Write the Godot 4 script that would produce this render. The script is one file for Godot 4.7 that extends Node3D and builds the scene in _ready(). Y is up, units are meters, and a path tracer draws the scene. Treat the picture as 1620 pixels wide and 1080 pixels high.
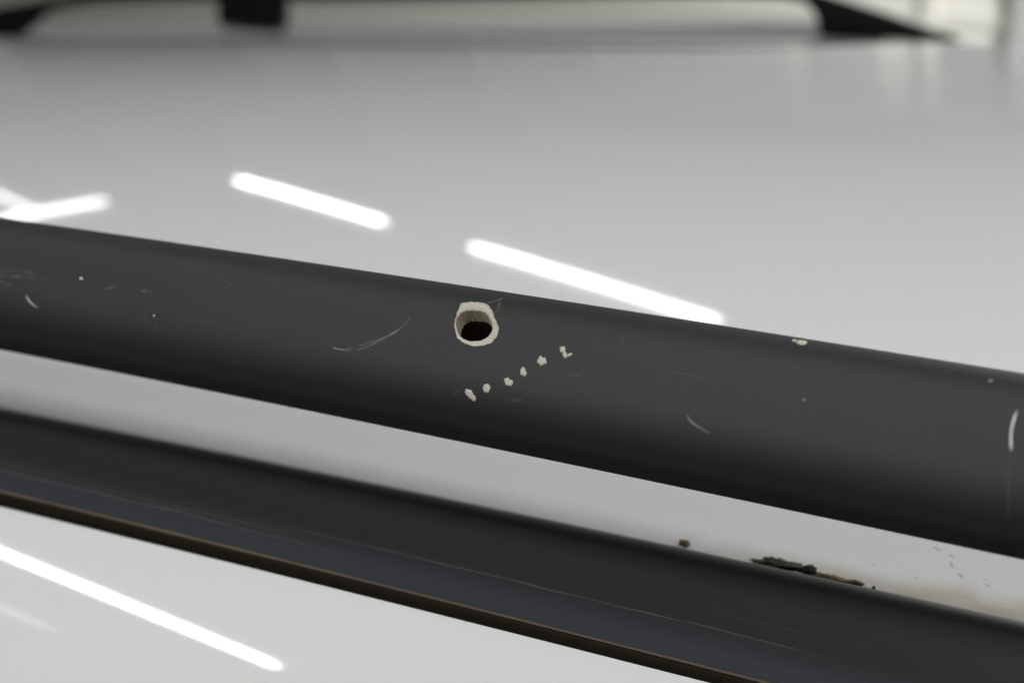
extends Node3D
# A close view across the roof of a white car in a garage: the near roof rail with a drilled hole and paint chips,
# the moulding under it, the roof and the far rail. Strip lamps on the ceiling shine in the paint.

const HOLE_X := 0.00570
const HOLE_ARC := 0.07317
const RAIL_AXES := 0.01675          # half width of the rounded-square section
const RAIL_TURN := 0.57596          # 33 degrees: the rail's broad face looks up and out
const MM := 0.001

var arc_table := PackedFloat32Array()     # arc length against angle, -180 to 180 degrees
var arc_total := 0.0
var M := {}
var rng := RandomNumberGenerator.new()
var car: Node3D


func _ready() -> void:
	rng.seed = 71
	view_and_light()
	for i in 3601:
		arc_table.append(0.0)
	for i in range(1, 3601):
		var a := deg_to_rad(i * 0.1 - 180.1)
		var b := deg_to_rad(i * 0.1 - 180.0)
		arc_table[i] = arc_table[i - 1] + Vector2.from_angle(a).length() * (Vector2.from_angle(a) * section(a)).distance_to(Vector2.from_angle(b) * section(b))
	arc_total = arc_table[3600]
	materials()
	garage()
	lamps()
	car = Node3D.new()
	car.name = "car"
	car.position = Vector3.ZERO
	add_child(car)
	tag(car, "white car with dark grey roof rails, seen close across its roof", "car")
	car_body()
	near_rail()
	near_moulding()
	far_rail()
	debris()


# ------------------------------------------------------------------ camera, air, exposure
func view_and_light() -> void:
	var cam := Camera3D.new()
	cam.name = "camera"
	cam.position = Vector3(0.14624, 0.09828, 0.27448)
	cam.rotation = Vector3(deg_to_rad(-16.507), deg_to_rad(26.46), deg_to_rad(0.6785))
	var lens := CameraAttributesPhysical.new()
	lens.frustum_focal_length = 50.0
	lens.frustum_focus_distance = 0.312
	lens.frustum_near = 0.02
	lens.frustum_far = 60.0
	lens.exposure_aperture = 9.5
	cam.attributes = lens
	cam.fov = 26.99
	cam.near = 0.02
	cam.far = 60.0
	add_child(cam)
	cam.make_current()
	var e := Environment.new()
	e.background_mode = Environment.BG_COLOR
	e.background_color = Color.BLACK
	e.tonemap_mode = Environment.TONE_MAPPER_LINEAR
	e.tonemap_exposure = 3.7
	e.sdfgi_enabled = true
	e.ssao_enabled = true
	e.ssil_enabled = true
	var w := WorldEnvironment.new()
	w.name = "environment"
	w.environment = e
	add_child(w)


# ------------------------------------------------------------------ helpers
func tag(o: Node, label: String, category := "", group := "", kind := "") -> void:
	for k in [["label", label], ["category", category], ["group", group], ["kind", kind]]:
		if k[1]:
			o.set_meta(k[0], k[1])


func build(st: SurfaceTool, called: String, m: Material, parent: Node3D) -> MeshInstance3D:
	var o := MeshInstance3D.new()
	o.name = called
	o.mesh = st.commit()
	o.material_override = m
	parent.add_child(o, true)
	return o


func begin() -> SurfaceTool:
	var st := SurfaceTool.new()
	st.begin(Mesh.PRIMITIVE_TRIANGLES)
	return st


# a sheet of rows of points, smooth, facing whichever way `flip` says; closed joins the last column to the first
func sheet(st: SurfaceTool, rows: Array, flip := false, uvs: Array = []) -> void:
	var from: int = st.get_meta("n", 0)
	var w: int = rows[0].size()
	for j in rows.size():
		for i in w:
			if uvs.size():
				st.set_uv(uvs[j][i])
			st.add_vertex(rows[j][i])
	for j in rows.size() - 1:
		for i in w - 1:
			var a := from + j * w + i
			var b := a + 1
			var c := a + w
			var d := c + 1
			if flip:
				st.add_index(a); st.add_index(c); st.add_index(b)
				st.add_index(b); st.add_index(c); st.add_index(d)
			else:
				st.add_index(a); st.add_index(b); st.add_index(c)
				st.add_index(b); st.add_index(d); st.add_index(c)
	st.set_meta("n", from + rows.size() * w)


func box(st: SurfaceTool, at: Vector3, size: Vector3, bevel := 0.0) -> void:
	var h := size / 2
	var b := minf(bevel, minf(h.x, minf(h.y, h.z)) * 0.9)
	var planes := []
	for s in [-1.0, 1.0]:
		planes.append(Vector3(s, 0, 0)); planes.append(Vector3(0, s, 0)); planes.append(Vector3(0, 0, s))
	for n in planes:
		var u := Vector3(n.y, n.z, n.x).abs()
		var v: Vector3 = n.cross(u)
		var hu: float = (u * h).length() - b
		var hv: float = (v * h).length() - b
		var c: Vector3 = at + n * h
		quad(st, c - u * hu - v * hv, c + u * hu - v * hv, c + u * hu + v * hv, c - u * hu + v * hv, n)
	if b <= 0.0:
		return
	for ax in 3:
		for s1 in [-1.0, 1.0]:
			for s2 in [-1.0, 1.0]:
				var a1 := Vector3.ZERO
				var a2 := Vector3.ZERO
				var a0 := Vector3.ZERO
				a0[ax] = h[ax] - b
				a1[(ax + 1) % 3] = s1
				a2[(ax + 2) % 3] = s2
				var p := at + a1 * h + a2 * (h - Vector3.ONE * b)
				var q := at + a2 * h + a1 * (h - Vector3.ONE * b)
				quad(st, p - a0, p + a0, q + a0, q - a0, (a1 + a2).normalized())
	for sx in [-1.0, 1.0]:
		for sy in [-1.0, 1.0]:
			for sz in [-1.0, 1.0]:
				var s := Vector3(sx, sy, sz)
				var k := h - Vector3.ONE * b
				tri(st, at + s * Vector3(h.x, k.y, k.z), at + s * Vector3(k.x, h.y, k.z), at + s * Vector3(k.x, k.y, h.z), s.normalized())


func tri(st: SurfaceTool, a: Vector3, b: Vector3, c: Vector3, n: Vector3) -> void:
	var away := (b - a).cross(c - a).dot(n) > 0.0
	for p in ([a, c, b] if away else [a, b, c]):
		st.set_normal(n)
		st.add_vertex(p)


func quad(st: SurfaceTool, a: Vector3, b: Vector3, c: Vector3, d: Vector3, n: Vector3) -> void:
	tri(st, a, b, c, n)
	tri(st, a, c, d, n)


func noise(f: float, s: int, octaves := 3) -> FastNoiseLite:
	var n := FastNoiseLite.new()
	n.seed = s
	n.frequency = f
	n.noise_type = FastNoiseLite.TYPE_SIMPLEX_SMOOTH
	n.fractal_octaves = octaves
	return n


func noise_map(f: float, s: int, lo: float, hi: float, size := 512) -> NoiseTexture2D:
	var t := NoiseTexture2D.new()
	t.noise = noise(f, s, 4)
	t.width = size
	t.height = size
	t.seamless = true
	var g := Gradient.new()
	g.set_color(0, Color(lo, lo, lo))
	g.set_color(1, Color(hi, hi, hi))
	t.color_ramp = g
	return t


func grain(f: float, s: int, strength: float, size := 512) -> NoiseTexture2D:
	var t := NoiseTexture2D.new()
	t.noise = noise(f, s, 3)
	t.width = size
	t.height = size
	t.seamless = true
	t.as_normal_map = true
	t.bump_strength = strength
	return t


func plain(linear: Color, rough: float, spec := 0.5) -> StandardMaterial3D:
	var m := StandardMaterial3D.new()
	m.albedo_color = linear.linear_to_srgb()
	m.roughness = rough
	m.metallic_specular = spec
	return m


# ------------------------------------------------------------------ shape of the car (x along it, z towards the near side)
func sag(x: float) -> float:                       # the long curve that the rail, moulding and roof edge share
	return -0.01363 * x - 0.03365 * x * x


func roof_far(x: float) -> float:                  # how far across the roof its far edge runs
	return 1.14 + 0.10 * (x + 0.5)


func roof_far_y(x: float) -> float:
	var k := x + 0.5
	return -0.04146 + 0.04133 * k + 0.01209 * k * k - corner_drop(x)


func corner_drop(x: float) -> float:             # the roof falls away at its far rear corner
	var d := maxf(0.0, x + 0.10)
	return 1.3 * d * d


func roof_y(x: float, s: float) -> float:
	var w := (s - 0.031) / (roof_far(x) - 0.031)
	return (-0.0545 + sag(x)) * (1.0 - w) + (roof_far_y(x) + corner_drop(x)) * w - corner_drop(x) * pow(w, 5.0) + 0.053 * 4.0 * w * (1.0 - w)


func section(a: float) -> float:                   # radius of the rail's rounded-square section
	return RAIL_AXES * pow(pow(absf(cos(a - RAIL_TURN)), 3.4) + pow(absf(sin(a - RAIL_TURN)), 3.4), -1.0 / 3.4)


func angle_at(arc: float) -> float:
	var a := fposmod(arc, arc_total)
	var lo := 0
	var hi := 3600
	while hi - lo > 1:
		var mid := (lo + hi) / 2
		if arc_table[mid] <= a:
			lo = mid
		else:
			hi = mid
	return deg_to_rad(lo * 0.1 - 180.0 + 0.1 * (a - arc_table[lo]) / maxf(arc_table[hi] - arc_table[lo], 1e-9))


func arc_at(deg: float) -> float:
	var k := clampf((deg + 180.0) * 10.0, 0.0, 3599.99)
	return lerpf(arc_table[int(k)], arc_table[int(k) + 1], k - int(k))


func rail_normal(arc: float) -> Vector3:
	var a := angle_at(arc - 0.0002)
	var b := angle_at(arc + 0.0002)
	var p := Vector2.from_angle(a) * section(a)
	var q := Vector2.from_angle(b) * section(b)
	var t := (q - p).normalized()                  # x is z of the car, y is up; the angle grows from z towards up
	return Vector3(0, -t.x, t.y).normalized()


func on_rail(x: float, arc: float, off := 0.0) -> Vector3:
	var a := angle_at(arc)
	var r := section(a)
	var up := 1.0
	var down := 1.0
	var right := smoothstep(0.30, 0.46, x)
	var left := smoothstep(-1.02, -1.2, x)
	var e := maxf(right, left)
	up = lerpf(1.0, -2.4, e * e)
	down = lerpf(1.0, 3.05, smoothstep(0.0, 0.45, e))
	var y := r * sin(a) * (up if sin(a) > 0.0 else down)
	return Vector3(x, sag(x) + y, r * cos(a)) + rail_normal(arc) * off


# ------------------------------------------------------------------ materials
func materials() -> void:
	var paint := plain(Color(0.36, 0.362, 0.362), 0.6, 0.1)
	paint.clearcoat_enabled = true
	paint.clearcoat = 1.0
	paint.clearcoat_roughness = 0.035
	paint.resource_name = "white car paint"
	M.side_paint = paint
	var roof: StandardMaterial3D = paint.duplicate()
	roof.albedo_color = Color.WHITE
	roof.albedo_texture = roof_texture()
	roof.texture_repeat = false
	roof.resource_name = "white car paint with dirt along the moulding"
	M.roof_paint = roof
	var rail := plain(Color.WHITE, 0.6, 0.3)
	rail.albedo_texture = rail_texture()
	rail.texture_repeat = true
	rail.normal_enabled = true
	rail.normal_texture = grain(0.35, 4, 1.2, 1024)
	rail.normal_scale = 0.4
	rail.resource_name = "scratched dark grey coating"
	M.rail = rail
	var dark := plain(Color(0.0180, 0.0187, 0.0209), 0.62, 0.11)
	M.moulding = dark
	M.moulding_scratch = plain(Color(0.07, 0.069, 0.066), 0.55)
	M.moulding_lip = plain(Color(0.034, 0.032, 0.030), 0.5)
	M.black = plain(Color(0.0062, 0.0066, 0.007), 0.55, 0.12)
	M.seal = plain(Color(0.0085, 0.0068, 0.0042), 0.85, 0.15)
	M.seal_edge = plain(Color(0.062, 0.049, 0.033), 0.75, 0.2)
	var chip := plain(Color(0.40, 0.37, 0.31), 0.75)
	chip.albedo_texture = noise_map(0.03, 9, 0.62, 1.0)
	chip.uv1_triplanar = true
	chip.uv1_scale = Vector3.ONE * 220.0
	M.primer = chip
	var bore := plain(Color(0.52, 0.48, 0.35), 0.6)
	bore.albedo_texture = noise_map(0.02, 12, 0.7, 1.0)
	bore.uv1_triplanar = true
	bore.uv1_scale = Vector3.ONE * 160.0
	M.bore = bore
	M.cavity = plain(Color(0.10, 0.06, 0.04), 0.9)
	M.rust = plain(Color(0.09, 0.03, 0.02), 0.9)
	M.dirt = plain(Color(0.035, 0.032, 0.018), 0.95)
	M.dirt_dark = plain(Color(0.012, 0.011, 0.010), 0.95)
	M.dirt_brown = plain(Color(0.10, 0.07, 0.04), 0.95)
	M.glass = plain(Color(0.01, 0.012, 0.012), 0.05)
	M.grey_trim = plain(Color(0.24, 0.24, 0.245), 0.6, 0.2)
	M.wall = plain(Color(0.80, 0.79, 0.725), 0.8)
	M.wall_band = plain(Color(0.76, 0.745, 0.68), 0.7)
	M.wall_grey = plain(Color(0.42, 0.43, 0.42), 0.7)
	M.shutter = plain(Color(0.06, 0.062, 0.062), 0.7)
	M.shutter_light = plain(Color(0.24, 0.24, 0.236), 0.7)
	M.panel_grey = plain(Color(0.38, 0.38, 0.37), 0.6)
	M.panel_pale = plain(Color(0.56, 0.555, 0.535), 0.6)
	M.panel_white = plain(Color(0.66, 0.655, 0.63), 0.6)
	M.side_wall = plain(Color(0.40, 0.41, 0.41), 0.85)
	M.ceiling = plain(Color(0.16, 0.165, 0.165), 0.9)
	var concrete := plain(Color(0.26, 0.26, 0.25), 0.7)
	concrete.albedo_texture = noise_map(0.01, 21, 0.8, 1.0)
	concrete.uv1_triplanar = true
	M.floor = concrete
	M.housing = plain(Color(0.75, 0.76, 0.75), 0.4)
	M.cap = plain(Color(0.5, 0.5, 0.5), 0.4)
	var tube := plain(Color(0.9, 0.9, 0.9), 0.3)
	tube.emission_enabled = true
	tube.emission = Color(1.0, 0.99, 0.97)
	tube.emission_energy_multiplier = 9.0
	M.tube = tube


func dab(im: Image, at: Vector2, r: float, c: Color, strength: float, round_ := 1.0) -> void:
	var w := im.get_width()
	var h := im.get_height()
	for y in range(maxi(0, int(at.y - r - 1)), mini(h, int(at.y + r + 2))):
		for x in range(maxi(0, int(at.x - r * round_ - 1)), mini(w, int(at.x + r * round_ + 2))):
			var d := Vector2((x + 0.5 - at.x) / round_, y + 0.5 - at.y).length()
			var k := clampf(r - d + 0.5, 0.0, 1.0) * strength
			if k > 0.0:
				im.set_pixel(x, y, im.get_pixel(x, y).lerp(c, k))


# a scratch through points, its strength fading in and out and broken by the noise
func scratch(im: Image, pts: Array, r: float, c: Color, strength: float, broken := 0.5, fade := true) -> void:
	var n := noise(0.035, int(pts[0].x * 7.0), 2)
	var curve := Curve2D.new()
	for k in pts.size():
		var t: Vector2 = (pts[mini(k + 1, pts.size() - 1)] - pts[maxi(k - 1, 0)]) / 6.0
		curve.add_point(pts[k], -t, t)
	var length := curve.get_baked_length()
	var d := 0.0
	while d < length:
		var k := d / length
		var s := strength * (minf(1.0, minf(k, 1.0 - k) * 5.0 + 0.15) if fade else 1.0)
		s *= clampf(1.0 - broken + broken * 2.0 * n.get_noise_1d(d), 0.0, 1.0)
		dab(im, curve.sample_baked(d), r, c, s * 0.5)
		d += maxf(0.6, r * 0.7)


func rail_texture() -> ImageTexture:
	# 2048 by 1024: the 0.28 m of rail from x = -0.15, and once round it
	var im := Image.create(2048, 1024, false, Image.FORMAT_RGB8)
	var base := Color8(29, 29, 31)
	im.fill(base)
	var pale := Color(0.45, 0.44, 0.40).linear_to_srgb()
	var haze_c := Color(0.023, 0.0225, 0.0215).linear_to_srgb()
	var at := func(mm: float, deg: float) -> Vector2:
		return Vector2((mm * 0.001 + 0.15) / 0.28 * 2048.0, arc_at(deg) / arc_total * 1024.0)
	for i in 2600:                                  # the grain of the coating and dust
		var c := base.lerp(haze_c, rng.randf_range(0.0, 0.5)) if rng.randf() < 0.6 else base.darkened(0.12)
		dab(im, Vector2(rng.randf_range(0, 2048), rng.randf_range(300, 900)), rng.randf_range(0.6, 2.2), c, rng.randf_range(0.15, 0.6), rng.randf_range(1.0, 3.0))
	for i in 70:                                    # wiped, dull patches along the rail
		dab(im, Vector2(rng.randf_range(20, 900) if i < 45 else rng.randf_range(0, 2040), rng.randf_range(480, 760)), rng.randf_range(4, 12), haze_c, 0.10, rng.randf_range(3.0, 8.0))
	for i in 26:                                    # hair scratches, mostly along the rail
		var p := Vector2(rng.randf_range(20, 2000), rng.randf_range(470, 800))
		var q := p + Vector2(rng.randf_range(-90, 90), rng.randf_range(-14, 14))
		scratch(im, [p, (p + q) / 2 + Vector2(0, rng.randf_range(-4, 4)), q], 0.6, pale, rng.randf_range(0.08, 0.24))
	var dusty := Color(0.034, 0.030, 0.023).linear_to_srgb()
	for i in 60:
		dab(im, at.call(rng.randf_range(-146.0, -92.0), rng.randf_range(14.0, 40.0)), rng.randf_range(3.0, 9.0), dusty, rng.randf_range(0.05, 0.13), rng.randf_range(2.5, 6.0))
	var line := func(list: Array, r: float, strength: float, broken := 0.5) -> void:
		var pts := []
		for k in range(0, list.size(), 2):
			pts.append(at.call(list[k], list[k + 1]))
		scratch(im, pts, r * 1.25, pale, minf(strength * 0.8, 2.0), broken * 0.8)
	line.call([-119.95, 14.38, -118.62, 10.78, -116.89, 7.93, -115.02, 6.29], 1.7, 0.9, 0.3)
	line.call([-120.27, 15.4, -119.24, 11.37, -117.73, 8.52], 1.0, 0.5)
	line.call([-96.12, 31.33, -93.37, 33.26], 0.9, 0.4)
	line.call([-85.05, 34.27, -81.52, 35.97], 1.0, 0.5)
	line.call([-81.39, 19.49, -81.46, 12.87, -79.51, 8.71, -76.53, 6.67], 1.6, 0.28)
	line.call([-28.06, 16.1, -24.95, 15.29, -21.89, 18.77], 1.4, 0.5)
	line.call([-24.23, 14.79, -20.27, 17.94, -16, 26.2], 1.1, 0.4)
	line.call([-21.19, 19.59, -16, 27.33, -12.09, 37.66, -9.92, 48.33], 1.4, 0.5)
	line.call([-20.7, 21.03, -15.7, 29.29, -11.77, 38.84], 2.6, 0.14)
	line.call([57.8, 13.68, 58.94, 9.89, 61.19, 7.15, 63.93, 4.09], 2.2, 0.34)
	line.call([57.48, 14.89, 58.53, 10.48, 60.77, 7.92], 1.2, 0.25)
	line.call([119.23, 55.34, 118.89, 46.44, 118.97, 38.26, 119.55, 28.35], 1.5, 1.5, 0.1)
	line.call([119.55, 30.3, 119.98, 9.89, 121.1, -13.65], 0.8, 0.2, 0.4)
	line.call([101.7, 79.95, 102.12, 73.28], 0.8, 0.5)
	line.call([6.5, 67.55, 8.67, 72.52, 10.03, 77.56], 1.6, 0.3)
	line.call([9.23, 59, 10.03, 65.88, 9.13, 74.15], 1.8, 0.2)
	line.call([-138.55, 24.14, -130.52, 27.24, -113.43, 32.35], 3.5, 0.15)
	line.call([-140.51, 20.01, -131.51, 22.07, -124.48, 20.53], 2.2, 0.16)
	line.call([-136.51, 29.29, -126.42, 33.87, -118.4, 34.37], 2.0, 0.16)
	line.call([30.78, 26.2, 33.29, 27.74], 2.2, 0.22)
	line.call([17.12, 1.75, 22.04, 4.09], 2.4, 0.16)
	line.call([4.71, -1.02, 6.29, 2.67], 2.6, 0.22)
	for k in [[-104.53, 36.67, 2.2, 1.0], [-103.93, 36.27, 1.4, 0.8], [-78.82, 15.91, 1.6, 0.9], [113.45, 71.46, 2.2, 0.6], [80.12, 38.15, 1.6, 0.55], [-59.91, 51.79, 0.9, 0.4], [40.18, 59, 0.9, 0.35], [-29.57, 62.47, 0.8, 0.3], [91.91, 20, 0.9, 0.3]]:
		dab(im, at.call(k[0], k[1]), k[2] * 1.25, pale, k[3])
	return ImageTexture.create_from_image(im)


func roof_texture() -> ImageTexture:
	# 1536 by 512: the strip of roof beside the moulding, x from -0.25 to 0.20 and 0.02 to 0.12 across
	var im := Image.create(1536, 512, false, Image.FORMAT_RGB8)
	var white := Color(0.36, 0.362, 0.362).linear_to_srgb()
	var brown := Color(0.20, 0.155, 0.09).linear_to_srgb()
	im.fill(white)
	var n := noise(0.02, 33, 4)
	var fine := noise(0.022, 34, 4)
	for x in 1536:
		var along := x / 1536.0 * 0.45 - 0.25
		var much := 0.12 + 0.75 * smoothstep(0.035, 0.10, along)
		for y in range(40, 200):
			var s := 0.02 + y / 512.0 * 0.10
			var reach := 0.0445 + 0.004 * n.get_noise_2d(x * 1.0, 0.0) + 0.003 * smoothstep(0.05, 0.12, along)
			var k := smoothstep(reach + 0.0045, reach - 0.004, s) * much * clampf(0.55 + 0.4 * fine.get_noise_2d(x * 0.6, y * 1.6), 0.0, 1.0)
			if k > 0.01:
				im.set_pixel(x, y, white.lerp(brown, k * 0.72))
	var at := func(mm: float, s: float) -> Vector2:
		return Vector2((mm * 0.001 + 0.25) / 0.45 * 1536.0, (s * 0.001 - 0.02) / 0.10 * 512.0)
	var dark := Color(0.10, 0.09, 0.08).linear_to_srgb()
	for k in [[96.3, 62.3, 97.9, 61.2, 0.5], [101.2, 57.4, 102.0, 55.6, 0.5], [103.9, 53.8, 105.0, 52.6, 0.55], [100.6, 60.4, 101.4, 59.8, 0.4], [110.5, 52.0, 111.6, 51.5, 0.4]]:
		scratch(im, [at.call(k[0], k[1]), at.call(k[2], k[3])], 1.0, dark, k[4] * 1.6, 0.3, false)
	for i in 150:                                   # grit
		var p: Vector2 = at.call(rng.randf_range(-150, 130), 40.0 + absf(rng.randfn(0.0, 9.0)))
		dab(im, p, rng.randf_range(0.4, 1.1), dark, rng.randf_range(0.15, 0.6))
	return ImageTexture.create_from_image(im)


# ------------------------------------------------------------------ the garage
func slab(called: String, at: Vector3, size: Vector3, m: Material, bevel := 0.0) -> MeshInstance3D:
	var st := begin()
	box(st, Vector3.ZERO, size, bevel)
	var o := build(st, called, m, self)
	o.position = at
	o.set_meta("kind", "structure")
	return o


func garage() -> void:
	slab("floor", Vector3(-1.5, -1.6, -0.6), Vector3(10.6, 0.2, 9.8), M.floor)
	slab("ceiling", Vector3(-1.5, 1.56, -0.6), Vector3(10.6, 0.2, 9.8), M.ceiling)
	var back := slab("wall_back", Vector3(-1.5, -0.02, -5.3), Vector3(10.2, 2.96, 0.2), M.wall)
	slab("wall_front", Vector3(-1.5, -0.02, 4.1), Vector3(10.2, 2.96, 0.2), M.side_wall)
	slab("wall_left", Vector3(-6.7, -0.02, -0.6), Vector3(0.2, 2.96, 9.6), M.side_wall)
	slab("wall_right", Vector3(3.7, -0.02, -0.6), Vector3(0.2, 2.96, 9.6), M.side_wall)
	# bands that run along the back wall, and a grey pilaster towards its right
	for k in [[-0.235, 0.05], [-0.43, 0.09]]:
		var st := begin()
		box(st, Vector3(-0.9, k[0] + 0.02, 0.112), Vector3(8.0, k[1], 0.024), 0.006)
		build(st, "wall_band", M.wall_band, back)
	var sh := begin()
	box(sh, Vector3(-3.25, 0.62, 0.118), Vector3(1.5, 1.44, 0.036), 0.008)
	build(sh, "shutter", M.shutter, back)
	var sf := begin()
	box(sf, Vector3(-2.25, 0.62, 0.115), Vector3(0.5, 1.44, 0.03), 0.008)
	build(sf, "shutter_frame", M.shutter_light, back)
	# flat panels of slightly different whites, upright along the wall
	for k in [[-1.62, 0.66, 0], [-0.98, 0.52, 1], [-0.28, 0.78, 2], [0.30, 0.28, 1], [0.76, 0.22, 0], [1.9, 1.3, 0]]:
		var sp := begin()
		box(sp, Vector3(k[0], 0.62, 0.108), Vector3(k[1], 1.44, 0.016), 0.004)
		build(sp, "wall_panel", [M.panel_grey, M.panel_pale, M.panel_white][k[2]], back)
	var st2 := begin()
	box(st2, Vector3(1.02, 0, 0.14), Vector3(0.22, 2.9, 0.08), 0.01)
	build(st2, "pilaster", M.wall_grey, back)
	var st3 := begin()
	box(st3, Vector3(0.62, 0, 0.12), Vector3(0.06, 2.9, 0.04), 0.008)
	build(st3, "pipe_casing", M.wall_band, back)


func lamps() -> void:
	var list := [
		[Vector3(-2.57, 1.40, -2.95), Vector3(-1.82, 1.40, -2.58), 0.026, "lit ceiling strip lamp mirrored in the roof left of the middle"],
		[Vector3(-1.47, 1.40, -2.43), Vector3(-0.725, 1.40, -2.104), 0.026, "lit ceiling strip lamp mirrored in the roof behind the drilled hole"],
		[Vector3(-2.82, 1.40, -2.60), Vector3(-3.30, 1.40, -1.90), 0.022, "lit ceiling strip lamp set across the others, mirrored at the roof's left edge"],
		[Vector3(-3.66, 1.40, -2.80), Vector3(-2.94, 1.40, -2.43), 0.006, "dimmer ceiling strip lamp mirrored as a haze at the roof's left edge"],
		[Vector3(-1.90, 1.40, 0.078), Vector3(-0.915, 1.40, 0.329), 0.09, "lit ceiling strip lamp mirrored as a long streak below the moulding"],
		[Vector3(-2.32, 1.40, 0.20), Vector3(-1.35, 1.40, 0.445), 0.003, "faint ceiling strip lamp mirrored at the lower left below the moulding"],
		[Vector3(0.60, 1.40, -3.10), Vector3(1.50, 1.40, -2.70), 2.3, "lit ceiling strip lamp far behind the roof on the right, first of a second row"],
		[Vector3(1.90, 1.40, -2.52), Vector3(2.80, 1.40, -2.12), 1.9, "lit ceiling strip lamp far behind the roof at the right, second of a second row"],
		[Vector3(0.05, 1.40, 0.36), Vector3(1.00, 1.40, 0.73), 0.36, "lit ceiling strip lamp above the near rail on the right"],
		[Vector3(-0.90, 1.40, 1.12), Vector3(0.00, 1.40, 1.49), 0.66, "lit ceiling strip lamp behind the viewer that lights the rail's face"],
	]
	for l in list:
		var a: Vector3 = l[0]
		var b: Vector3 = l[1]
		var long := a.distance_to(b)
		var o := Node3D.new()
		o.name = "strip_lamp"
		add_child(o, true)
		o.position = (a + b) / 2
		o.rotation.y = atan2(-(b.z - a.z), b.x - a.x)
		tag(o, l[3], "lamp", "strip lamps on the garage ceiling")
		var st := begin()
		box(st, Vector3(0, 0.042, 0), Vector3(long + 0.04, 0.036, 0.06), 0.005)
		build(st, "housing", M.housing, o)
		for s in [-1.0, 1.0]:
			var c := begin()
			box(c, Vector3(s * (long / 2 + 0.012), 0.004, 0), Vector3(0.022, 0.04, 0.034), 0.004)
			build(c, "end_cap", M.cap, o)
		var t := CylinderMesh.new()
		t.top_radius = 0.014
		t.bottom_radius = 0.014
		t.height = long
		t.radial_segments = 20
		t.rings = 1
		var tube := MeshInstance3D.new()
		tube.name = "tube"
		tube.mesh = t
		tube.rotation.z = PI / 2
		var glow: StandardMaterial3D = M.tube.duplicate()
		glow.emission_energy_multiplier *= l[2]
		tube.material_override = glow
		o.add_child(tube, true)
		var light := AreaLight3D.new()
		light.name = "glow"
		light.area_size = Vector2(long, 0.022)
		light.light_energy = 1.8 * l[2]
		light.light_color = Color(0.995, 0.997, 0.995)
		light.area_range = 14.0
		light.shadow_enabled = true
		light.position.y = -0.017
		light.rotation.x = -PI / 2
		o.add_child(light)


# ------------------------------------------------------------------ the car's body
func side_profile() -> Array:                       # (outward, up) from the roof's edge down to the sill
	var pts := []
	var p := Vector2(0.0075, -0.0547)
	var s := 0.0
	while s < 0.14:
		pts.append(p)
		var a := deg_to_rad(28.0) + s / 0.30 + maxf(0.0, s - 0.045) / 0.10
		p += Vector2(cos(a), -sin(a)) * 0.004
		s += 0.004
	return pts


func car_body() -> void:
	var st := begin()
	var rows := []
	var uvs := []
	var xs := []
	var x := -2.0
	while x < 0.56:
		xs.append(x)
		x += 0.02
	for xx in xs:
		var row := []
		var uv := []
		for j in 121:
			var w := j / 120.0
			var s := lerpf(0.024, roof_far(xx), w * w * 0.5 + w * 0.5)
			row.append(Vector3(xx, roof_y(xx, s), -s))
			uv.append(Vector2((xx + 0.25) / 0.45, (s - 0.02) / 0.10))
		rows.append(row)
		uvs.append(uv)
	sheet(st, rows, true, uvs)
	st.generate_normals()
	build(st, "roof_panel", M.roof_paint, car)
	var prof := side_profile()
	for far in [false, true]:
		var r2 := []
		for xx in xs:
			var row := []
			for p in prof:
				var base: float = roof_far_y(xx) + 0.0545 if far else sag(xx)
				row.append(Vector3(xx, p.y + base - (0.004 if far else 0.0), -(roof_far(xx) + 0.03 + p.x) if far else p.x))
			r2.append(row)
		var s2 := begin()
		sheet(s2, r2, far)
		s2.generate_normals()
		build(s2, "roof_side", M.side_paint, car)
		# window and door below, outside the picture
		var g := []
		var d := []
		for xx in xs:
			var q: Vector3 = r2[xs.find(xx)][prof.size() - 1]
			var o := -1.0 if far else 1.0
			g.append([q, q + Vector3(0, -0.22, o * 0.10), q + Vector3(0, -0.42, o * 0.17)])
			d.append([q + Vector3(0, -0.42, o * 0.17), q + Vector3(0, -0.46, o * 0.22), q + Vector3(0, -0.75, o * 0.25), q + Vector3(0, -1.05, o * 0.22), q + Vector3(0, -1.12, o * 0.17)])
		var sg := begin()
		sheet(sg, g, far)
		sg.generate_normals()
		build(sg, "side_window", M.glass, car)
		var sd := begin()
		sheet(sd, d, far)
		sd.generate_normals()
		build(sd, "door", M.side_paint, car)
	# glass at both ends
	for end in [-2.0, 0.55]:
		var out := -0.55 if end < 0.0 else 0.35
		var g2 := []
		for j in 13:
			var w := j / 12.0
			var s := lerpf(-0.06, roof_far(end) + 0.08, w)
			var top := Vector3(end, roof_y(end, clampf(s, 0.031, roof_far(end))), -s)
			g2.append([top, top + Vector3(out * 0.5, -0.22, 0), top + Vector3(out, -0.5, 0), top + Vector3(out * 1.1, -1.1, 0)])
		var s3 := begin()
		sheet(s3, g2, end > 0.0)
		s3.generate_normals()
		build(s3, "windscreen" if end < 0.0 else "rear_window", M.glass, car)


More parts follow.
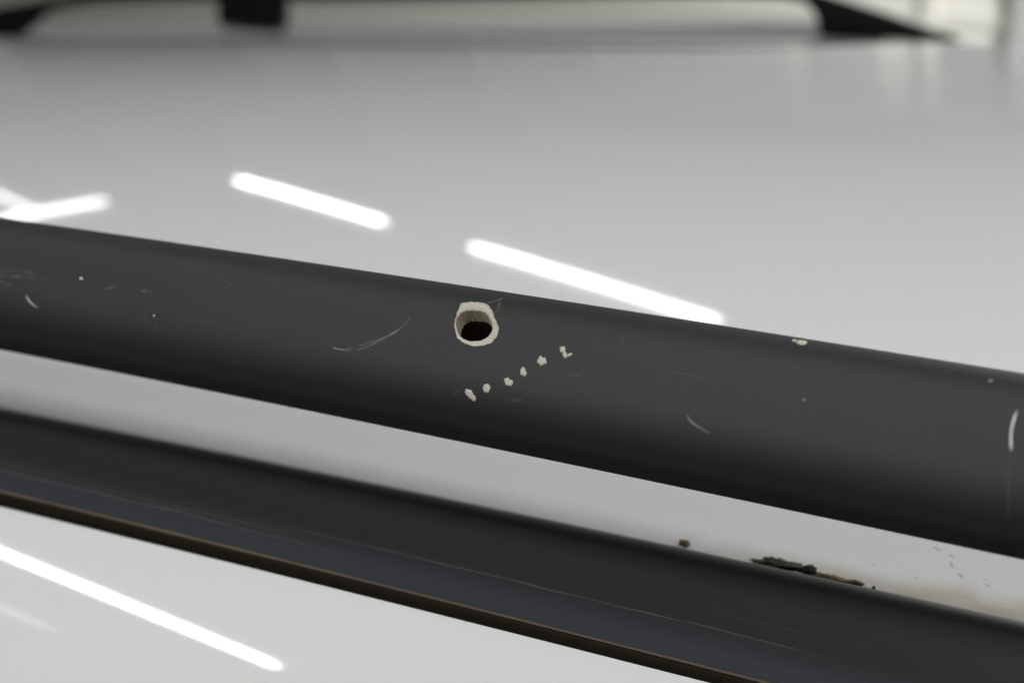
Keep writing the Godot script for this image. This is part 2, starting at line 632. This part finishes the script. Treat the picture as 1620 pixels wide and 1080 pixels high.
# ------------------------------------------------------------------ the near rail
func near_rail() -> void:
	var da := arc_total / 90.0
	var xs := []
	var left := HOLE_X - 0.0075
	var x := left - 0.004
	while x > -1.2:
		xs.push_front(x)
		x -= 0.004 if x > -0.2 else 0.012
	var first := xs.size()
	for k in 7:
		xs.append(left + k * 0.0025)
	x = left + 0.015 + 0.004
	while x < 0.46:
		xs.append(x)
		x += 0.004 if x < 0.2 else 0.008
	var st := begin()
	var n := 0
	for xx in xs:
		for j in 91:
			var arc := HOLE_ARC + (j - 6) * da
			var p := on_rail(xx, arc)
			var along := sag(xx + 0.001) - sag(xx - 0.001)
			var nn := rail_normal(arc)
			st.set_normal((nn - Vector3(1, along / 0.002, 0) * nn.dot(Vector3(1, along / 0.002, 0))).normalized())
			st.set_uv(Vector2((xx + 0.15) / 0.28, arc / arc_total))
			st.add_vertex(p)
			n += 1
	for i in xs.size() - 1:
		for j in 90:
			if i >= first and i < first + 6 and j < 12:
				continue
			var a := i * 91 + j
			for k in [a, a + 1, a + 91, a + 1, a + 92, a + 91]:
				st.add_index(k)
	# the piece round the hole: from the square left open to the broken edge of the coating
	var outer := [4.80, 4.47, 4.33, 4.55, 4.41, 4.44, 4.48, 4.77, 5.12, 5.66, 6.2, 6.4, 6.2, 5.6, 4.99, 5.04, 5.38, 5.73, 5.89, 5.91, 6.27, 6.75, 5.6, 5.0]
	var inner := [4.65, 4.33, 4.11, 4.01, 3.85, 3.7, 3.65, 3.64, 3.83, 4.09, 4.39, 4.55, 4.55, 4.19, 3.91, 3.85, 3.86, 3.97, 4.0, 3.99, 4.36, 4.8, 5.0, 4.9]
	const N := 144
	var jag := noise(0.9, 77, 3)
	var ring_out := []
	var ring_in := []
	var square := []
	for k in N:
		var phi := TAU * k / N - PI
		var t := (phi + PI) / TAU * 24.0
		var a := int(t) % 24
		var b := (a + 1) % 24
		var f := t - floorf(t)
		f = f * f * (3.0 - 2.0 * f)
		var dir := Vector2.from_angle(phi)
		var rin: float = lerpf(inner[a], inner[b], f) + 0.05 * jag.get_noise_2d(dir.x * 3.0, dir.y * 3.0)
		var ro: float = lerpf(outer[a], outer[b], f) + 0.16 * jag.get_noise_2d(dir.x * 5.0 + 9.0, dir.y * 5.0)
		rin *= 0.97
		ring_in.append(dir * rin * MM)
		ring_out.append(dir * minf(maxf(ro, rin + 0.05), 7.1) * MM)
		square.append(dir / maxf(absf(dir.x) / 0.0075, absf(dir.y) / (6.0 * da)))
	var base := n
	for q in 4:
		for k in N + 1:
			var d: Vector2 = square[k % N].lerp(ring_out[k % N], [0.0, 0.35, 0.7, 1.0][q])
			st.set_normal(rail_normal(HOLE_ARC + d.y))
			st.set_uv(Vector2((HOLE_X + d.x + 0.15) / 0.28, (HOLE_ARC + d.y) / arc_total))
			st.add_vertex(on_rail(HOLE_X + d.x, HOLE_ARC + d.y))
	for q in 3:
		for k in N:
			var a := base + q * (N + 1) + k
			for i in [a, a + N + 1, a + 1, a + 1, a + N + 1, a + N + 2]:
				st.add_index(i)
	st.generate_tangents()
	var rail := build(st, "roof_rail", M.rail, car)
	tag(rail, "near dark grey roof rail with a drilled hole and chipped coating")
	var down := -Vector3(0, sin(deg_to_rad(55.0)), cos(deg_to_rad(55.0)))     # drilled steeply from above
	var put := func(d: Vector2, off: float) -> Vector3:
		return on_rail(HOLE_X + d.x, HOLE_ARC + d.y, off)
	# bare ring where the coating has broken away
	var rim := []
	for q in 5:
		var row := []
		for k in N + 1:
			var d: Vector2 = ring_out[k % N].lerp(ring_in[k % N], [0.0, 0.06, 0.4, 0.8, 1.0][q])
			var off: float = [0.0, -0.00016, -0.0002, -0.00022, -0.0006][q]
			off += 0.00016 * jag.get_noise_2d(d.x * 3000.0, d.y * 3000.0) if q > 0 else 0.0
			row.append(put.call(d, off))
		rim.append(row)
	var sr := begin()
	sheet(sr, rim)
	sr.generate_normals()
	build(sr, "chipped_rim", M.primer, rail)
	# the wall of the hole
	var wall := []
	for q in 7:
		var row := []
		for k in N + 1:
			var d: Vector2 = ring_in[k % N]
			var deep := q / 6.0
			row.append(put.call(d * (1.0 + 0.02 * jag.get_noise_2d(k * 0.3, q * 2.0) * deep), -0.0006) + down * 0.0036 * deep)
		wall.append(row)
	var sb := begin()
	sheet(sb, wall)
	sb.generate_normals()
	build(sb, "hole_wall", M.bore, rail)
	# the hollow inside
	var hollow := []
	var mid: Vector3 = put.call(Vector2.ZERO, -0.0006) + down * 0.0036
	for q in 8:
		var row := []
		for k in N + 1:
			var e: Vector3 = wall[6][k]
			var v := e - mid
			var f: float = [1.0, 1.35, 1.5, 1.5, 1.3, 1.0, 0.5, 0.0][q]
			row.append(mid + v * f + down * [0.0, 0.0002, 0.002, 0.009, 0.013, 0.015, 0.016, 0.016][q])
		hollow.append(row)
	var sc := begin()
	sheet(sc, hollow)
	sc.generate_normals()
	build(sc, "hollow", M.cavity, rail)
	# the row of chips, and a chip on the rail's upper edge
	chip(rail, 8.76, 1.73, 1.5, 1.0, -38.0, 0.3)
	chip(rail, 9.87, -0.61, 0.95, 0.75, -40.0, 0.15)
	chip(rail, 12.65, 7.25, 1.25, 1.05, -80.0, 0.14)
	chip(rail, 17.34, 13.88, 1.4, 0.95, -22.0, 0.3)
	chip(rail, 20.16, 22.58, 1.35, 0.85, -50.0, 0.28)
	chip(rail, 23.7, 32.95, 1.5, 1.15, -40.0, 0.34)
	chip(rail, 27.7, 43.95, 0.95, 0.8, -70.0, 0.12)
	chip(rail, 28.54, 40.48, 1.0, 0.6, -58.0, 0.14)
	chip(rail, 29.54, 40.85, 0.85, 0.4, 40.0, 0.14)
	chip(rail, 76.35, 79.03, 1.3, 1.2, 10.0, 0.22)
	chip(rail, 74.81, 79.95, 0.6, 0.6, 30.0, 0.25)
	# posts that carry the rail outside the picture
	for px in [-0.283]:
		var sp := begin()
		box(sp, Vector3(px, sag(px) - 0.033, -0.002), Vector3(0.10, 0.04, 0.028), 0.006)
		build(sp, "rail_post", M.black, rail)


func chip(rail: Node3D, mm: float, deg: float, a: float, b: float, turn: float, rough: float) -> void:
	var cx := mm * MM
	var ca := arc_at(deg)
	var rows := []
	var n := noise(1.3, int(mm * 31.0) + 5, 2)
	var t := deg_to_rad(turn)
	for q in 5:
		var row := []
		for k in 25:
			var phi := TAU * (k % 24) / 24.0
			var d := Vector2.from_angle(phi)
			var r := 1.0 + rough * 1.6 * n.get_noise_2d(d.x * 1.2, d.y * 1.2)
			var f: float = [1.0, 0.9, 0.65, 0.3, 0.0][q]
			var v := (Vector2(d.x * a, d.y * b) * r * f * 0.8).rotated(t) * MM
			var off: float = [0.0, 0.10, 0.16, 0.15, 0.19][q] * MM
			off += 0.07 * MM * n.get_noise_2d(v.x * 9000.0, v.y * 9000.0) if q > 0 else 0.0
			row.append(on_rail(cx + v.x, ca + v.y, off))
		rows.append(row)
	var st := begin()
	sheet(st, rows)
	st.generate_normals()
	build(st, "paint_chip", M.primer, rail)


# ------------------------------------------------------------------ the moulding the rail stands on
func strip(prof: Array, x0: float, x1: float, step := 0.01) -> SurfaceTool:
	var rows := []
	var x := x0
	while x <= x1 + 1e-6:
		var row := []
		for p in prof:
			var back: float = clampf((0.014 - p.x) / 0.047, 0.0, 1.0)
			row.append(Vector3(x, p.y + sag(x), p.x - x * lerpf(0.015, 0.030, back)))
		rows.append(row)
		x += step
	var st := begin()
	sheet(st, rows)
	st.generate_normals()
	return st


func near_moulding() -> void:
	var v := func(list: Array) -> Array:
		var out := []
		for k in range(0, list.size(), 2):
			out.append(Vector2(list[k], list[k + 1]) * MM)
		return out
	var m := build(strip(v.call([-30.2, -50.6, -29.4, -50.75, -28.4, -51.1, -27.0, -51.3, -22.0, -51.25, -12.0, -51.3, 0.0, -52.0, 9.0, -52.9, 11.6, -53.4, 12.2, -53.6, 12.4, -54.1, 12.4, -55.0]), -1.25, 0.52), "rail_moulding", M.moulding, car)
	tag(m, "long dark moulding on the roof edge under the near rail")
	build(strip(v.call([-34.6, -56.0, -34.6, -51.4, -34.2, -50.5, -33.4, -50.0, -32.0, -49.9, -31.0, -50.2, -30.2, -50.6]), -1.25, 0.52), "moulding_lip", M.moulding_lip, m)
	build(strip(v.call([12.4, -54.4, 12.7, -54.3, 12.9, -55.0, 12.9, -57.0, 12.5, -58.2, 10.6, -58.8]), -1.25, 0.52), "rubber_seal", M.seal, m)
	# worn bright edge of the seal, fading towards the right
	for run in [[-0.6, 0.25]]:
		var edge := []
		var wear := noise(6.0, 61, 3)
		var ex: float = run[0]
		while ex <= run[1]:
			var w: float = lerpf(0.8, 0.10, smoothstep(-0.12, -0.01, ex)) * (0.62 + 0.9 * wear.get_noise_1d(ex * 10.0))
			var row := []
			for p in v.call([12.52 - 0.42 * w, -53.48, 12.52, -53.6, 12.66, -53.9, 12.68, -53.95 - 0.35 * w]):
				row.append(Vector3(ex, p.y + 0.03 * MM + sag(ex), p.x + 0.03 * MM - ex * 0.015))
			edge.append(row)
			ex += 0.004
		var se := begin()
		sheet(se, edge)
		se.generate_normals()
		build(se, "worn_edge", M.seal_edge, m)
	# fine lines scored along the moulding
	for k in [[-0.30, -0.062, 2.6, 0.22], [-0.30, -0.11, -1.2, 0.12], [-0.056, 0.085, -1.4, 0.24], [-0.075, -0.03, 4.2, 0.12], [-0.12, -0.05, 1.0, 0.15], [0.02, 0.10, -8.0, 0.08]]:
		var rows := []
		var n := noise(8.0, int(k[0] * 900.0) + 400, 2)
		var x: float = k[0]
		while x <= k[1]:
			var e := minf(1.0, minf(x - k[0], k[1] - x) * 60.0 + 0.1)
			var z: float = k[2] + (x - k[0]) * 4.0 + 0.5 * n.get_noise_1d(x * 4.0)
			var w: float = k[3] * e * (0.8 + 0.6 * n.get_noise_1d(x * 40.0 + 50.0))
			var row := []
			for s in [-1.0, 0.0, 1.0]:
				var zz: float = z + s * w * 0.5
				var y := -52.0 - (zz if zz > 0.0 else zz * 0.058) * 0.1 + 0.012
				if zz <= 0.0:
					y = lerpf(-52.0, -51.3, minf(1.0, -zz / 12.0)) + 0.012
				row.append(Vector3(x, (y + (0.02 if s == 0.0 else 0.0)) * MM + sag(x), zz * MM - x * lerpf(0.015, 0.030, clampf((14.0 - zz) / 47.0, 0.0, 1.0))))
			rows.append(row)
			x += 0.004
		var st := begin()
		sheet(st, rows)
		st.generate_normals()
		build(st, "score_line", M.moulding_scratch, m)


# ------------------------------------------------------------------ the far rail
func far_rail() -> void:
	var low := Curve.new()      # underside and top of the rail above the roof edge, millimetres against x
	var pl := [[-1.32, 0.0], [-1.218, 18.0], [-1.205, 40.0], [-1.17, 50.0], [-1.11, 56.0], [-1.0, 59.0], [-0.6, 60.0], [-0.33, 58.5], [-0.272, 56.0], [-0.25, 51.0], [-0.238, 38.0], [-0.232, 16.0], [-0.10, 10.0]]
	var pt := [[-1.32, 30.0], [-1.25, 53.0], [-1.16, 64.0], [-1.06, 80.0], [-0.96, 91.0], [-0.6, 96.0], [-0.37, 86.0], [-0.29, 74.0], [-0.242, 63.0], [-0.175, 41.0], [-0.10, 14.0]]
	var read := func(list: Array, x: float) -> float:
		for k in range(1, list.size()):
			if x <= list[k][0]:
				var f: float = (x - list[k - 1][0]) / (list[k][0] - list[k - 1][0])
				return lerpf(list[k - 1][1], list[k][1], f)
		return list[list.size() - 1][1]
	var rows := []
	var x := -1.32
	while x <= -0.0999:
		var lo: float = read.call(pl, x) * MM
		var hi: float = maxf(read.call(pt, x) * MM, lo + 0.002)
		var row := []
		for k in 33:
			var a := TAU * k / 32.0
			var c := Vector2(signf(cos(a)) * pow(absf(cos(a)), 0.75), signf(sin(a)) * pow(absf(sin(a)), 0.75))
			row.append(Vector3(x, roof_far_y(x) + (lo + hi) / 2 + (hi - lo) / 2 * c.y, -(roof_far(x) + 0.022) + 0.016 * c.x))
		rows.append(row)
		x += 0.004
	var st := begin()
	sheet(st, rows, true)
	st.generate_normals()
	var rail := build(st, "roof_rail", M.black, car)
	tag(rail, "far black roof rail, blurred, with a tapered foot at its right end")
	var sp := begin()
	var px := -0.894
	box(sp, Vector3(px, roof_far_y(px) + 0.052, -(roof_far(px) + 0.020)), Vector3(0.088, 0.042, 0.028), 0.004)
	build(sp, "rail_post", M.black, rail)
	var r2 := []
	x = -1.5
	while x < -0.17:
		var row := []
		for p in [Vector2(0.006, -0.006), Vector2(0.005, 0.022), Vector2(0.0, 0.029), Vector2(-0.02, 0.031), Vector2(-0.036, 0.027), Vector2(-0.040, -0.006)]:
			row.append(Vector3(x, roof_far_y(x) + p.y, -(roof_far(x) + 0.022) + p.x))
		r2.append(row)
		x += 0.02
	var s2 := begin()
	sheet(s2, r2, true)
	s2.generate_normals()
	build(s2, "rail_moulding", M.grey_trim, car)


# ------------------------------------------------------------------ dirt caught behind the moulding
func flake(called: String, label: String, at: Vector3, size: Vector3, m: Material, sd: int, turn := 0.0) -> void:
	var n := noise(0.9, sd, 3)
	var rows := []
	for j in 17:
		var row := []
		var lat := PI * (j / 16.0 - 0.5)
		for k in 41:
			var lon := TAU * (k % 40) / 40.0
			var d := Vector3(cos(lat) * cos(lon), sin(lat), cos(lat) * sin(lon))
			var r := 1.0 + 0.75 * n.get_noise_3dv(d * 1.6) + 0.6 * n.get_noise_3dv(d * Vector3(7.0, 3.0, 7.0))
			row.append(d * r * size / 2.0)
		rows.append(row)
	var st := begin()
	sheet(st, rows)
	st.generate_normals()
	var o := build(st, called, m, self)
	o.position = at
	o.rotation.y = turn
	tag(o, label, "dirt", "bits of dirt caught behind the moulding")


func debris() -> void:
	var on := func(mm: float, s: float, up := 0.0) -> Vector3:
		return Vector3(mm * MM, roof_y(mm * MM, s * MM) + up * MM, -s * MM)
	flake("dirt_flake", "long dark flake of dry dirt on white roof behind the moulding", on.call(63.6, 41.3, 0.65), Vector3(0.0112, 0.0017, 0.003), M.dirt, 3, 0.06)
	flake("dirt_lump", "black lump of dirt at the right end of the long flake", on.call(70.6, 41.6, 0.6), Vector3(0.0030, 0.0022, 0.0024), M.dirt_dark, 8)
	flake("dirt_flake", "thin brown flake of dirt right of the black lump", on.call(76.2, 41.0, 0.35), Vector3(0.0082, 0.0010, 0.002), M.dirt_brown, 14, -0.05)
	flake("dirt_flake", "narrow dark sliver of dirt right of the thin brown flake", on.call(81.8, 41.3, 0.3), Vector3(0.0040, 0.0008, 0.0016), M.dirt, 19)
	flake("dirt_crumb", "small brown crumb of dirt left of the long flake", on.call(38.6, 41.3, 0.45), Vector3(0.0026, 0.0015, 0.002), M.dirt_brown, 23)
	flake("dirt_crumb", "tiny dark crumb of dirt at the far right of the row", on.call(86.5, 41.0, 0.3), Vector3(0.0008, 0.0006, 0.0008), M.dirt_dark, 29)
